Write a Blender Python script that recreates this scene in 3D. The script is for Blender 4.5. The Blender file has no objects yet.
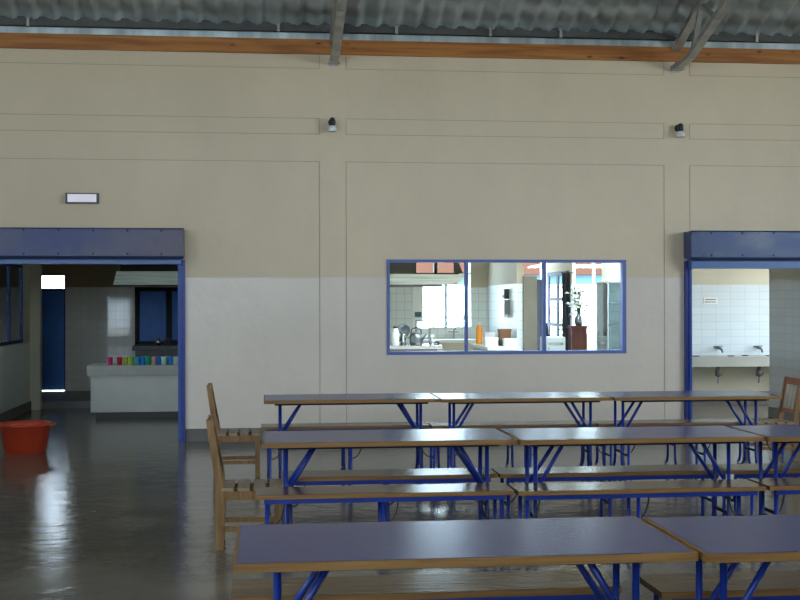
import bpy, bmesh, math, random
from mathutils import Vector, Matrix
random.seed(7)
S = bpy.context.scene
COL = S.collection
PI = math.pi

# ------------------------------------------------------------------ helpers
def lin(c):
    c = c / 255.0
    return c / 12.92 if c <= 0.04045 else ((c + 0.055) / 1.055) ** 2.4
def rgb(r, g, b): return (lin(r), lin(g), lin(b), 1.0)

class MB:
    def __init__(s): s.bm = bmesh.new()
    def box(s, x0, x1, y0, y1, z0, z1, mi=0):
        v = [s.bm.verts.new((x, y, z)) for z in (z0, z1) for y in (y0, y1) for x in (x0, x1)]
        for f in ((0,2,3,1),(4,5,7,6),(0,1,5,4),(2,6,7,3),(0,4,6,2),(1,3,7,5)):
            s.bm.faces.new([v[i] for i in f]).material_index = mi
        return s
    def obox(s, c, size, M, mi=0):
        hx, hy, hz = [q / 2 for q in size]
        v = [s.bm.verts.new(Vector(c) + M @ Vector((x, y, z))) for z in (-hz, hz) for y in (-hy, hy) for x in (-hx, hx)]
        for f in ((0,2,3,1),(4,5,7,6),(0,1,5,4),(2,6,7,3),(0,4,6,2),(1,3,7,5)):
            s.bm.faces.new([v[i] for i in f]).material_index = mi
        return s
    def bar(s, a, b, w, h, up=(0,0,1), mi=0):
        """a rectangular bar from a to b; w across, h along 'up'."""
        a, b = Vector(a), Vector(b); d = (b - a); L = d.length; d.normalize()
        u = Vector(up)
        if abs(u.dot(d)) > .99: u = Vector((0,1,0))
        x = d.cross(u).normalized(); z = x.cross(d).normalized()
        M = Matrix((x, d, z)).transposed()
        return s.obox((a + b) / 2, (w, L, h), M, mi)
    def tube(s, pts, r, n=8, mi=0, caps=True):
        pts = [Vector(p) for p in pts]; rings = []
        d0 = (pts[1] - pts[0]).normalized()
        ref = Vector((0,0,1)) if abs(d0.z) < .9 else Vector((1,0,0))
        for i, p in enumerate(pts):
            if i == 0: d = pts[1] - pts[0]
            elif i == len(pts) - 1: d = pts[-1] - pts[-2]
            else: d = (pts[i+1] - pts[i]).normalized() + (pts[i] - pts[i-1]).normalized()
            d.normalize()
            x = d.cross(ref)
            if x.length < 1e-4: x = d.cross(Vector((0,1,0)))
            x.normalize(); y = x.cross(d).normalized(); 
            rr = r[i] if isinstance(r, (list, tuple)) else r
            rings.append([s.bm.verts.new(p + (x * math.cos(2*PI*k/n) + y * math.sin(2*PI*k/n)) * rr) for k in range(n)])
        for a, b in zip(rings, rings[1:]):
            for k in range(n):
                f = s.bm.faces.new((a[k], a[(k+1) % n], b[(k+1) % n], b[k])); f.smooth = True; f.material_index = mi
        if caps:
            s.bm.faces.new(list(reversed(rings[0]))).material_index = mi
            s.bm.faces.new(rings[-1]).material_index = mi
        return s
    def lathe(s, prof, c=(0,0,0), n=24, mi=0, smooth=True):
        cx, cy, cz = c; rings = []
        for r, z in prof:
            if r < 1e-5: rings.append([s.bm.verts.new((cx, cy, cz + z))])
            else: rings.append([s.bm.verts.new((cx + r*math.cos(2*PI*k/n), cy + r*math.sin(2*PI*k/n), cz + z)) for k in range(n)])
        for a, b in zip(rings, rings[1:]):
            for k in range(n):
                k2 = (k + 1) % n
                q = [a[k % len(a)], a[k2 % len(a)], b[k2 % len(b)], b[k % len(b)]]
                u = []
                for v in q:
                    if v not in u: u.append(v)
                if len(u) > 2:
                    f = s.bm.faces.new(u); f.smooth = smooth; f.material_index = mi
        return s
    def prism(s, poly, y0, y1, axis='y', mi=0):
        """extrude a 2D outline (u,v): axis y -> (u,y,v); axis x -> (x,u,v); axis z -> (u,v,z)"""
        def P(u, v, t): return {'y': (u, t, v), 'x': (t, u, v), 'z': (u, v, t)}[axis]
        a = [s.bm.verts.new(P(u, v, y0)) for u, v in poly]
        b = [s.bm.verts.new(P(u, v, y1)) for u, v in poly]
        s.bm.faces.new(list(reversed(a))).material_index = mi
        s.bm.faces.new(b).material_index = mi
        n = len(a)
        for k in range(n): s.bm.faces.new((a[k], a[(k+1) % n], b[(k+1) % n], b[k])).material_index = mi
        return s
    def bevel(s, w, seg=2):
        es = [e for e in s.bm.edges if len(e.link_faces) == 2 and e.calc_face_angle(0) > .6]
        bmesh.ops.bevel(s.bm, geom=es, offset=w, segments=seg, affect='EDGES', profile=.6)
        return s
    def done(s, name, mats, parent=None, loc=None):
        bmesh.ops.recalc_face_normals(s.bm, faces=s.bm.faces)
        me = bpy.data.meshes.new(name); s.bm.to_mesh(me); s.bm.free()
        for m in (mats if isinstance(mats, (list, tuple)) else [mats]): me.materials.append(m)
        o = bpy.data.objects.new(name, me); COL.objects.link(o)
        if parent: o.parent = parent
        if loc: o.location = loc
        return o

def tag(o, label, cat, group=None, kind=None):
    o['label'] = label; o['category'] = cat
    if group: o['group'] = group
    if kind: o['kind'] = kind
    return o
def thing(name, loc, label, cat, group=None, rz=0):
    o = bpy.data.objects.new(name, None); COL.objects.link(o)
    o.empty_display_size = .1
    o.location = loc; o.rotation_euler = (0, 0, rz)
    return tag(o, label, cat, group)
def struct(o, label=None):
    o['kind'] = 'structure'
    if label: o['label'] = label
    return o
def copy_thing(src, loc, label, rz=0, group=None):
    r = src.copy(); COL.objects.link(r); r.location = loc; r.rotation_euler = (0, 0, rz); r['label'] = label
    if group: r['group'] = group
    for ch in list(src.children):
        c = ch.copy(); COL.objects.link(c); c.parent = r
        for g in list(ch.children):
            d = g.copy(); COL.objects.link(d); d.parent = c
    return r

# ------------------------------------------------------------------ materials
def mat(name, color, rough=.5, metal=0, bump=0, bscale=40, var=0, vscale=6, stretch=None, spec=.5, coat=0, rvar=0, emit=None, estr=0, ior=1.5, c2=None):
    m = bpy.data.materials.new(name); m.use_nodes = True
    nt = m.node_tree; b = nt.nodes['Principled BSDF']; L = nt.links
    b.inputs['Base Color'].default_value = color; b.inputs['Roughness'].default_value = rough
    b.inputs['Metallic'].default_value = metal; b.inputs['IOR'].default_value = ior
    b.inputs['Specular IOR Level'].default_value = spec; b.inputs['Coat Weight'].default_value = coat
    if emit: b.inputs['Emission Color'].default_value = emit; b.inputs['Emission Strength'].default_value = estr
    tc = nt.nodes.new('ShaderNodeTexCoord'); mp = nt.nodes.new('ShaderNodeMapping')
    L.new(tc.outputs['Object'], mp.inputs['Vector'])
    if stretch: mp.inputs['Scale'].default_value = stretch
    if var or rvar:
        n = nt.nodes.new('ShaderNodeTexNoise'); n.inputs['Scale'].default_value = vscale; n.inputs['Detail'].default_value = 6
        L.new(mp.outputs[0], n.inputs['Vector'])
        if var:
            r = nt.nodes.new('ShaderNodeMapRange'); r.inputs['From Min'].default_value = .3; r.inputs['From Max'].default_value = .7
            r.inputs['To Min'].default_value = 1 - var; r.inputs['To Max'].default_value = 1 + var
            L.new(n.outputs['Fac'], r.inputs['Value'])
            mx = nt.nodes.new('ShaderNodeMix'); mx.data_type = 'RGBA'; mx.blend_type = 'MULTIPLY'; mx.inputs[0].default_value = 1
            mx.inputs[6].default_value = color; L.new(r.outputs[0], mx.inputs[7]); L.new(mx.outputs[2], b.inputs['Base Color'])
            if c2:
                n5 = nt.nodes.new('ShaderNodeTexNoise'); n5.inputs['Scale'].default_value = .55; n5.inputs['Detail'].default_value = 5; L.new(mp.outputs[0], n5.inputs['Vector'])
                r5 = nt.nodes.new('ShaderNodeMapRange'); r5.inputs['From Min'].default_value = .42; r5.inputs['From Max'].default_value = .62; L.new(n5.outputs['Fac'], r5.inputs[0])
                m5 = nt.nodes.new('ShaderNodeMix'); m5.data_type = 'RGBA'; L.new(r5.outputs[0], m5.inputs[0]); m5.inputs[6].default_value = color; m5.inputs[7].default_value = c2
                L.new(m5.outputs[2], mx.inputs[6])
        if rvar:
            r2 = nt.nodes.new('ShaderNodeMapRange'); r2.inputs['From Min'].default_value = .3; r2.inputs['From Max'].default_value = .7
            r2.inputs['To Min'].default_value = rough - rvar; r2.inputs['To Max'].default_value = rough + rvar
            L.new(n.outputs['Fac'], r2.inputs['Value']); L.new(r2.outputs[0], b.inputs['Roughness'])
    if bump:
        n2 = nt.nodes.new('ShaderNodeTexNoise'); n2.inputs['Scale'].default_value = bscale; n2.inputs['Detail'].default_value = 4
        L.new(mp.outputs[0], n2.inputs['Vector'])
        bp = nt.nodes.new('ShaderNodeBump'); bp.inputs['Strength'].default_value = bump; bp.inputs['Distance'].default_value = .01
        L.new(n2.outputs['Fac'], bp.inputs['Height']); L.new(bp.outputs[0], b.inputs['Normal'])
    return m

def mat_wall(name, upper, lower, zsplit, rough_u=.75, rough_l=.28):
    """two-tone painted plaster: matte above zsplit, gloss paint below, faint stains."""
    m = bpy.data.materials.new(name); m.use_nodes = True
    nt = m.node_tree; b = nt.nodes['Principled BSDF']; L = nt.links; N = nt.nodes.new
    tc = N('ShaderNodeTexCoord'); sp = N('ShaderNodeSeparateXYZ'); L.new(tc.outputs['Object'], sp.inputs[0])
    gt = N('ShaderNodeMath'); gt.operation = 'GREATER_THAN'; gt.inputs[1].default_value = zsplit; L.new(sp.outputs['Z'], gt.inputs[0])
    mx = N('ShaderNodeMix'); mx.data_type = 'RGBA'; mx.inputs[6].default_value = lower; mx.inputs[7].default_value = upper
    L.new(gt.outputs[0], mx.inputs[0])
    n = N('ShaderNodeTexNoise'); n.inputs['Scale'].default_value = .9; n.inputs['Detail'].default_value = 8; n.inputs['Roughness'].default_value = .6
    mp = N('ShaderNodeMapping'); mp.inputs['Scale'].default_value = (1, 1, .6); L.new(tc.outputs['Object'], mp.inputs[0]); L.new(mp.outputs[0], n.inputs['Vector'])
    r = N('ShaderNodeMapRange'); r.inputs['From Min'].default_value = .3; r.inputs['From Max'].default_value = .7; r.inputs['To Min'].default_value = .93; r.inputs['To Max'].default_value = 1.05
    L.new(n.outputs['Fac'], r.inputs[0])
    m2 = N('ShaderNodeMix'); m2.data_type = 'RGBA'; m2.blend_type = 'MULTIPLY'; m2.inputs[0].default_value = 1
    L.new(mx.outputs[2], m2.inputs[6]); L.new(r.outputs[0], m2.inputs[7]); L.new(m2.outputs[2], b.inputs['Base Color'])
    rr = N('ShaderNodeMapRange'); rr.inputs['To Min'].default_value = rough_l; rr.inputs['To Max'].default_value = rough_u
    L.new(gt.outputs[0], rr.inputs[0]); L.new(rr.outputs[0], b.inputs['Roughness'])
    n3 = N('ShaderNodeTexNoise'); n3.inputs['Scale'].default_value = 5; n3.inputs['Detail'].default_value = 6; L.new(tc.outputs['Object'], n3.inputs['Vector'])
    bp = N('ShaderNodeBump'); bp.inputs['Strength'].default_value = .35; bp.inputs['Distance'].default_value = .02
    L.new(n3.outputs['Fac'], bp.inputs['Height']); L.new(bp.outputs[0], b.inputs['Normal'])
    return m

def mat_tile(name, tile, grout, paint, axis, ztop, size=.15, rough=.12, g=.004, sizez=None, zlow=-1):
    """square glazed tiles up to ztop, plain paint above. axis: 'x' wall runs along X, 'y' wall runs along Y"""
    m = bpy.data.materials.new(name); m.use_nodes = True
    nt = m.node_tree; b = nt.nodes['Principled BSDF']; L = nt.links; N = nt.nodes.new
    tc = N('ShaderNodeTexCoord'); sp = N('ShaderNodeSeparateXYZ'); L.new(tc.outputs['Object'], sp.inputs[0])
    cb = N('ShaderNodeCombineXYZ'); L.new(sp.outputs['X' if axis == 'x' else 'Y'], cb.inputs[0]); L.new(sp.outputs['Z'], cb.inputs[1])
    br = N('ShaderNodeTexBrick'); br.offset = 0; br.squash = 1
    br.inputs['Scale'].default_value = 1; br.inputs['Brick Width'].default_value = size; br.inputs['Row Height'].default_value = sizez or size
    br.inputs['Mortar Size'].default_value = g; br.inputs['Mortar Smooth'].default_value = .2; br.inputs['Bias'].default_value = 0
    t2 = tuple(c * .96 for c in tile[:3]) + (1,)
    br.inputs['Color1'].default_value = tile; br.inputs['Color2'].default_value = t2; br.inputs['Mortar'].default_value = grout
    L.new(cb.outputs[0], br.inputs['Vector'])
    gt = N('ShaderNodeMath'); gt.operation = 'GREATER_THAN'; gt.inputs[1].default_value = ztop; L.new(sp.outputs['Z'], gt.inputs[0])
    lo = N('ShaderNodeMath'); lo.operation = 'LESS_THAN'; lo.inputs[1].default_value = zlow; L.new(sp.outputs['Z'], lo.inputs[0])
    mor = N('ShaderNodeMath'); mor.operation = 'MAXIMUM'; L.new(gt.outputs[0], mor.inputs[0]); L.new(lo.outputs[0], mor.inputs[1]); gt = mor
    mx = N('ShaderNodeMix'); mx.data_type = 'RGBA'; L.new(br.outputs['Color'], mx.inputs[6]); mx.inputs[7].default_value = paint; L.new(gt.outputs[0], mx.inputs[0])
    L.new(mx.outputs[2], b.inputs['Base Color'])
    rr = N('ShaderNodeMapRange'); rr.inputs['To Min'].default_value = rough; rr.inputs['To Max'].default_value = .75
    L.new(gt.outputs[0], rr.inputs[0]); L.new(rr.outputs[0], b.inputs['Roughness'])
    bp = N('ShaderNodeBump'); bp.inputs['Strength'].default_value = .4; bp.inputs['Distance'].default_value = .004; bp.invert = True
    L.new(br.outputs['Fac'], bp.inputs['Height']); L.new(bp.outputs[0], b.inputs['Normal'])
    return m

def mat_wood(name, c1, c2, scale=(1.5, 22, 22), rough=.45, spec=.5, knots=False, ior=1.45):
    m = bpy.data.materials.new(name); m.use_nodes = True
    nt = m.node_tree; b = nt.nodes['Principled BSDF']; L = nt.links; N = nt.nodes.new
    tc = N('ShaderNodeTexCoord'); mp = N('ShaderNodeMapping'); mp.inputs['Scale'].default_value = scale; L.new(tc.outputs['Object'], mp.inputs[0])
    n = N('ShaderNodeTexNoise'); n.inputs['Scale'].default_value = 1.5; n.inputs['Detail'].default_value = 8; n.inputs['Distortion'].default_value = 1.2; L.new(mp.outputs[0], n.inputs['Vector'])
    cr = N('ShaderNodeValToRGB'); cr.color_ramp.elements[0].position = .35; cr.color_ramp.elements[1].position = .65
    cr.color_ramp.elements[0].color = c1; cr.color_ramp.elements[1].color = c2; L.new(n.outputs['Fac'], cr.inputs[0])
    out = cr.outputs[0]
    if knots:
        v = N('ShaderNodeTexVoronoi'); v.inputs['Scale'].default_value = 1; 
        mk = N('ShaderNodeMapping'); mk.inputs['Scale'].default_value = (2.6, 0, 7); L.new(tc.outputs['Object'], mk.inputs[0]); L.new(mk.outputs[0], v.inputs['Vector'])
        kr = N('ShaderNodeValToRGB'); kr.color_ramp.elements[0].position = .05; kr.color_ramp.elements[1].position = .15
        kr.color_ramp.elements[0].color = (.12, .04, .015, 1); kr.color_ramp.elements[1].color = (1, 1, 1, 1); L.new(v.outputs['Distance'], kr.inputs[0])
        mx = N('ShaderNodeMix'); mx.data_type = 'RGBA'; mx.blend_type = 'MULTIPLY'; mx.inputs[0].default_value = 1
        L.new(out, mx.inputs[6]); L.new(kr.outputs[0], mx.inputs[7]); out = mx.outputs[2]
    L.new(out, b.inputs['Base Color']); b.inputs['Roughness'].default_value = rough; b.inputs['Specular IOR Level'].default_value = spec; b.inputs['IOR'].default_value = ior
    bp = N('ShaderNodeBump'); bp.inputs['Strength'].default_value = .08; L.new(n.outputs['Fac'], bp.inputs['Height']); L.new(bp.outputs[0], b.inputs['Normal'])
    return m

def mat_glass(name, tint=(.93, .97, .98, 1), rough=.0, fac=1.0):
    m = bpy.data.materials.new(name); m.use_nodes = True
    nt = m.node_tree; L = nt.links; N = nt.nodes.new
    nt.nodes.remove(nt.nodes['Principled BSDF'])
    tr = N('ShaderNodeBsdfTransparent'); tr.inputs[0].default_value = tint
    gl = N('ShaderNodeBsdfGlossy'); gl.inputs['Roughness'].default_value = rough
    fr = N('ShaderNodeFresnel'); fr.inputs[0].default_value = 1.5
    ml = N('ShaderNodeMath'); ml.operation = 'MULTIPLY'; ml.inputs[1].default_value = fac; L.new(fr.outputs[0], ml.inputs[0])
    mx = N('ShaderNodeMixShader'); L.new(ml.outputs[0], mx.inputs[0]); L.new(tr.outputs[0], mx.inputs[1]); L.new(gl.outputs[0], mx.inputs[2])
    L.new(mx.outputs[0], nt.nodes['Material Output'].inputs[0])
    return m

M = {}
M['wall'] = mat_wall('painted_plaster', (.69, .56, .405, 1), (.70, .60, .515, 1), 1.945)
M['joint'] = mat('dusty_plaster_joint', (.44, .38, .295, 1), .9)  # groove shade put into a darker beige for the joint recesses
M['wallplain'] = mat('cream_plaster', (.60, .54, .42, 1), .8, bump=.1, var=.05, vscale=1)
M['skirt'] = mat('grey_skirting_paint', (.125, .112, .10, 1), .45, var=.15, vscale=3)
M['floor'] = mat('polished_concrete', (.150, .127, .10, 1), .165, var=.25, vscale=1.3, bump=.55, bscale=5, ior=1.31)
M['darkfloor'] = mat('dark_step_concrete', (.07, .065, .06, 1), .4, var=.2)
M['tilex'] = mat_tile('white_glazed_tiles', (.76, .79, .77, 1), (.47, .49, .48, 1), (.48, .43, .34, 1), 'x', 1.91)
M['tiley'] = mat_tile('white_glazed_tiles_side', (.72, .76, .76, 1), (.47, .49, .48, 1), (.48, .43, .34, 1), 'y', 1.94, rough=.4)
M['tilegrey'] = mat_tile('dull_tiles_in_passage', (.74, .71, .665, 1), (.60, .575, .54, 1), (.34, .25, .16, 1), 'x', 1.92, rough=.05)
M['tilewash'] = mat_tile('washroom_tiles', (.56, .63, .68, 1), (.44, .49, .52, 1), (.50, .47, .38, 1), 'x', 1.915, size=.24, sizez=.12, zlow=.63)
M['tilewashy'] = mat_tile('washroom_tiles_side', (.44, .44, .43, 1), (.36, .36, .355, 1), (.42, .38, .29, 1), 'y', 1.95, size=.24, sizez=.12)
M['roof'] = mat('weathered_roof_sheet', (.46, .53, .56, 1), .45, metal=.1, var=.25, vscale=2.5)
M['steel'] = mat('galvanised_steel', (.40, .40, .38, 1), .42, metal=.55, var=.2, vscale=8)
M['galv'] = mat('bright_galvanised_strip', (.42, .49, .52, 1), .38, metal=.6, var=.35, vscale=3, stretch=(2, 1, .2))
M['darksteel'] = mat('dark_purlin_steel', (.075, .075, .075, 1), .5, metal=.3, var=.2)
M['timber'] = mat_wood('orange_pine_beam', (.28, .088, .013, 1), (.47, .18, .033, 1), (.5, 10, 10), .5, knots=True)
M['blue'] = mat('blue_gloss_paint', (.010, .030, .22, 1), .32, var=.15, vscale=4, spec=.35)
M['bluebox'] = mat('weathered_blue_box_paint', (.034, .044, .145, 1), .36, var=.35, vscale=2.0, rvar=.08, c2=(.10, .070, .11, 1), spec=.4)
M['bluebox2'] = mat('steel_blue_box_paint', (.030, .058, .17, 1), .33, var=.35, vscale=2.0, rvar=.1, spec=.4)
M['bluerail'] = mat('light_blue_rail_paint', (.035, .11, .33, 1), .35)
M['bluelight'] = mat('blue_window_frame_paint', (.11, .15, .40, 1), .4)
M['darkblue'] = mat('dark_blue_frame_paint', (.012, .02, .07, 1), .6, spec=.15)
M['doorblue'] = mat('blue_door_paint', (.045, .19, .62, 1), .5, var=.1)
M['laminate'] = mat('blue_laminate', (.022, .031, .155, 1), .25, var=.25, vscale=5, stretch=(.5, 9, 1), rvar=.015, ior=1.29)
M['edge'] = mat_wood('table_wood_edge', (.17, .078, .018, 1), (.27, .135, .038, 1), (1.2, 14, 30), .5)
M['bench'] = mat_wood('varnished_bench_wood', (.075, .036, .013, 1), (.15, .082, .034, 1), (1.0, 16, 10), .22, ior=1.2)
M['chair'] = mat_wood('pale_chair_wood', (.17, .080, .022, 1), (.26, .135, .045, 1), (20, 20, 2.0), .5)
M['seat'] = mat_wood('chair_seat_slat_wood', (.24, .165, .095, 1), (.33, .24, .15, 1), (16, 2, 16), .4, ior=1.3)
M['redwood'] = mat_wood('reddish_chair_wood', (.25, .058, .014, 1), (.37, .10, .026, 1), (20, 3, 20), .45)
M['paleslat'] = mat_wood('pale_back_slat_wood', (.34, .28, .22, 1), (.44, .37, .30, 1), (20, 20, 2), .5)
M['black'] = mat('black_metal', (.014, .014, .014, 1), .4)
M['red'] = mat('red_plastic', (.40, .040, .014, 1), .4, var=.06, vscale=3)
M['white'] = mat('white_paint', (.75, .75, .73, 1), .5)
M['concretecounter'] = mat('painted_counter', (.62, .59, .55, 1), .5, var=.06, vscale=3)
M['countertop'] = mat('counter_slab', (.40, .375, .335, 1), .4, var=.08, vscale=5)
M['hood'] = mat('ribbed_hood_metal', (.42, .44, .41, 1), .4, metal=.25, var=.25, vscale=4, stretch=(.5, 1, 9))
M['hoodpale'] = mat('pale_ribbed_hood_metal', (.78, .80, .76, 1), .35, metal=.1, var=.2, vscale=4, stretch=(.5, 1, 9))  # same hood metal, lightened to make up for the dim passage
M['hooddark'] = mat('soot_dark_hood', (.018, .014, .012, 1), .7)  # near-black matt colour for hood canopies and dark window frames
M['chrome'] = mat('stainless_steel', (.50, .52, .52, 1), .25, metal=.9)
M['darkpot'] = mat('dark_aluminium', (.17, .18, .18, 1), .35, metal=.8)
M['trough'] = mat('painted_trough', (.37, .37, .33, 1), .5, var=.06, vscale=3)
M['dishblue'] = mat('dark_blue_dish', (.03, .05, .11, 1), .5)  # dark colour standing in for basin shade on the trough
M['passwall'] = mat_wall('passage_wall_paint', (.62, .54, .40, 1), (.74, .75, .70, 1), 1.04)
M['fridge'] = mat('greyish_enamel', (.42, .45, .42, 1), .35)
M['kick'] = mat('dark_kick_board', (.05, .038, .03, 1), .5)
M['orange'] = mat('orange_plastic', (.85, .28, .02, 1), .4)
M['brown'] = mat('brown_cardboard', (.20, .085, .035, 1), .7)
M['redbrown'] = mat_wood('red_brown_cabinet_wood', (.055, .013, .008, 1), (.095, .025, .014, 1), (14, 14, 2), .4)
M['leaf'] = mat('green_leaf', (.035, .10, .03, 1), .6, var=.3)
M['petal'] = mat('white_petal', (.80, .79, .75, 1), .6)
M['col'] = mat('brown_column_paint', (.17, .145, .11, 1), .6, var=.1)
M['glass'] = mat_glass('window_glass', fac=.3)
M['bluishglass'] = mat_glass('cabinet_glass', (.72, .80, .80, 1), .05, 1.5)
M['ground'] = mat('sunlit_ground', (.50, .44, .34, 1), .9, var=.2)
M['rooftile'] = mat('orange_roof_tiles', (.050, .022, .015, 1), .9, var=.25, vscale=9, spec=0)
M['paleblue'] = mat('pale_blue_house_paint', (.05, .11, .16, 1), .8)
M['house'] = mat('white_house_paint', (.78, .80, .80, 1), .8)
M['lampwhite'] = mat('lamp_diffuser', (.85, .78, .85, 1), .4, emit=(.95, .82, .95, 1), estr=.22)
M['darkcloth'] = mat('dark_cloth', (.012, .013, .02, 1), .9)
M['awning'] = mat('pale_blue_awning_sheet', (.50, .68, .78, 1), .5)

# ------------------------------------------------------------------ cell walls
def cell_wall(name, axis, ucuts, zcuts, hole, d0, d1, m, groove=None, gd=.008):
    """wall slab between d0 and d1 with rectangular openings: hole(u, z) True -> nothing there"""
    mb = MB()
    for u0, u1 in zip(ucuts, ucuts[1:]):
        for z0, z1 in zip(zcuts, zcuts[1:]):
            um, zm = (u0 + u1) / 2, (z0 + z1) / 2
            if hole(um, zm): continue
            dd0 = d0 + (gd if groove and groove(um, zm) else 0)
            if axis == 'x': mb.box(u0, u1, dd0, d1, z0, z1, 1 if dd0 > d0 else 0)
            else: mb.box(dd0, d1, u0, u1, z0, z1)
    return struct(mb.done(name, m))
def inrect(u, z, rects): return any(a < u < b and c < z < d for a, b, c, d in rects)

XL, XR, YB, YF = -8.0, 11.5, -6.0, 14.80
# ---- floor
struct(MB().box(-8.2, 12.2, -6.2, 22.0, -.12, 0).done('floor', M['floor']))
struct(MB().box(-5.0, .40, 19.66, 22.0, 0, .11).done('floor_passage', M['darkfloor']))

# ---- far wall of the hall with its plaster joints and openings
g = .0045
gx = [.69, 1.01, 4.96, 5.29]
gz = [3.34, 3.67, 3.86, 4.46]
holes = [(-3.55, -.95, -1, 2.12), (5.25, 8.0, -1, 2.12), (1.50, 4.46, 1.01, 2.165)]
uc = sorted([XL, XR, -3.55, -.95, 5.25, 8.0, 1.50, 4.46] + [q + s_ for q in gx for s_ in (-g, g)])
zc = sorted([0, 1.01, 2.12, 2.165, 4.885] + [q + s_ for q in gz for s_ in (-g, g)])
def groove(u, z):
    pil = gx[0] + g < u < gx[1] - g or gx[2] + g < u < gx[3] - g
    if any(abs(u - q) < g for q in gx): return z < 3.34 + g or 3.67 - g < z < 3.86 + g or z > 4.46 - g
    if any(abs(z - q) < g for q in gz): return not pil
    return False
cell_wall('wall_front', 'x', uc, zc, lambda u, z: inrect(u, z, holes), YF, YF + .2, [M['wall'], M['joint']], groove)
mb = MB()
for a, b in ((XL, -3.55), (-.90, 5.20), (8.0, XR)): mb.box(a, b, YF - .018, YF, 0, .15)
struct(mb.done('baseboard_front', M['skirt']))
# ---- rest of the hall shell: big gridded openings let the daylight in
bo = [(-7.25, -5.25, .35, 1.75), (-7.6, -3.9, 2.9, 4.6), (-3.5, 1.45, 2.6, 4.6)]
cell_wall('wall_back', 'x', sorted([XL, XR] + [v for r in bo for v in r[:2]]), [0, 0.35, 1.75, 2.6, 2.9, 4.6, 4.93], lambda u, z: inrect(u, z, bo), YB - .2, YB, M['wallplain'])
so = [(-5.2 + 4.9 * k, -1.0 + 4.9 * k, 2.5, 4.5) for k in (1, 2)]
soL = so[:1]
for nm, x0, x1 in (('wall_left', XL - .2, XL), ('wall_right', XR, XR + .2)):
    cell_wall(nm, 'y', sorted([YB - .2, YF + .2] + [v for r in so for v in r[:2]]), [0, 2.5, 4.5, 4.93], lambda u, z: inrect(u, z, soL if x0 < 0 else so), x0, x1, M['wallplain'])
for nm, x0, x1 in (('wall_gable_left', XL - .2, XL), ('wall_gable_right', XR, XR + .2)):
    struct(MB().prism([(YB - .2, 4.93), (YF + .2, 4.93), (4.4, 4.93 + .4 * 10.6)], x0, x1, 'x').done(nm, M['wallplain']))
wn = 1
for r in bo:
    mb = MB()
    for i in range(7):
        x = r[0] + (r[1] - r[0]) * i / 6; mb.box(x - .05, x + .05, YB - .13, YB - .08, r[2], r[3])
    for j in range(6):
        z = r[2] + (r[3] - r[2]) * j / 5; mb.box(r[0], r[1], YB - .13, YB - .08, z - .05, z + .05)
    struct(mb.done('window_%d' % wn, M['blue'])); wn += 1

# ---- roof: wavy tile-profile sheets, pitched both ways
def roof_sheet(name, fn_rows, xs_step=.0275):
    bm = bmesh.new(); rows = []
    nx = int((XR - XL + .4) / xs_step)
    for (y, z, ph) in fn_rows:
        row = []
        for i in range(nx + 1):
            x = XL - .2 + i * xs_step
            w = .030 * math.sin(2 * PI * x / .235) + .008 * math.sin(4 * PI * x / .235)
            w += .018 if (x % .94) < .028 else 0
            row.append(bm.verts.new((x, y, z + w)))
        rows.append(row)
    for a, b in zip(rows, rows[1:]):
        for i in range(nx):
            f = bm.faces.new((a[i], a[i+1], b[i+1], b[i])); f.smooth = True
    me = bpy.data.meshes.new(name); bm.to_mesh(me); bm.free(); me.materials.append(M['roof'])
    o = bpy.data.objects.new(name, me); COL.objects.link(o); return struct(o)
RS = .40
rows = []
k = 0
y = YF + .35
while y > 11.0:
    z = 4.925 + RS * (YF - y)
    rows.append((y, z + .014, 0)); rows.append((y - .012, z - .004 + RS * .012, 0)); rows.append((y - .17, z + .005 + RS * .17, 0))
    y -= .34
rows.append((4.4, 4.925 + RS * 10.4, 0)); rows.append((YB - .3, 4.925 - RS * .3, 0))
roof_sheet('ceiling', rows)
# ---- timber wall plate, bright strip and purlin above the wall
struct(MB().box(XL, XR, YF - .05, YF + .12, 4.625, 4.80).done('trim_1', M['timber']), 'orange pine beam along the top of the far wall')
struct(MB().box(XL, XR, YF - .035, YF + .1, 4.802, 4.875).done('trim_2', M['galv']), 'bright galvanised strip above the pine beam')
mb = MB().box(XL, XR, YF - .12, YF + .0, 4.885, 4.955)
mb.box(XL, XR, YF - .14, YF - .12, 4.875, 4.895)
mb.box(XL, XR, YF - .10, YF - .08, 4.95, 4.985)
struct(mb.done('trim_3', M['darksteel']), 'dark purlin under the roof sheets')
for i, x in enumerate((-2.69, .20, 1.61, 2.75, 3.62, 6.1)):
    b = MB().box(x - .015, x + .015, YF - .165, YF - .142, 4.86, 4.97).box(x - .03, x + .03, YF - .165, YF - .03, 4.955, 4.975).done('purlin_clip', M['steel'])
    tag(b, 'small grey steel clip on the dark purlin', 'clip', 'purlin clips under the roof')
    b['label'] = ['small steel purlin clip above the far left of the hall, left of both trusses', 'small steel purlin clip just left of the left-hand truss', 'small steel purlin clip just right of the left-hand truss',
                  'small steel purlin clip midway between the two roof trusses', 'small steel purlin clip closest to the left of the right-hand truss', 'small steel purlin clip right of the right-hand truss'][i]

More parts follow.
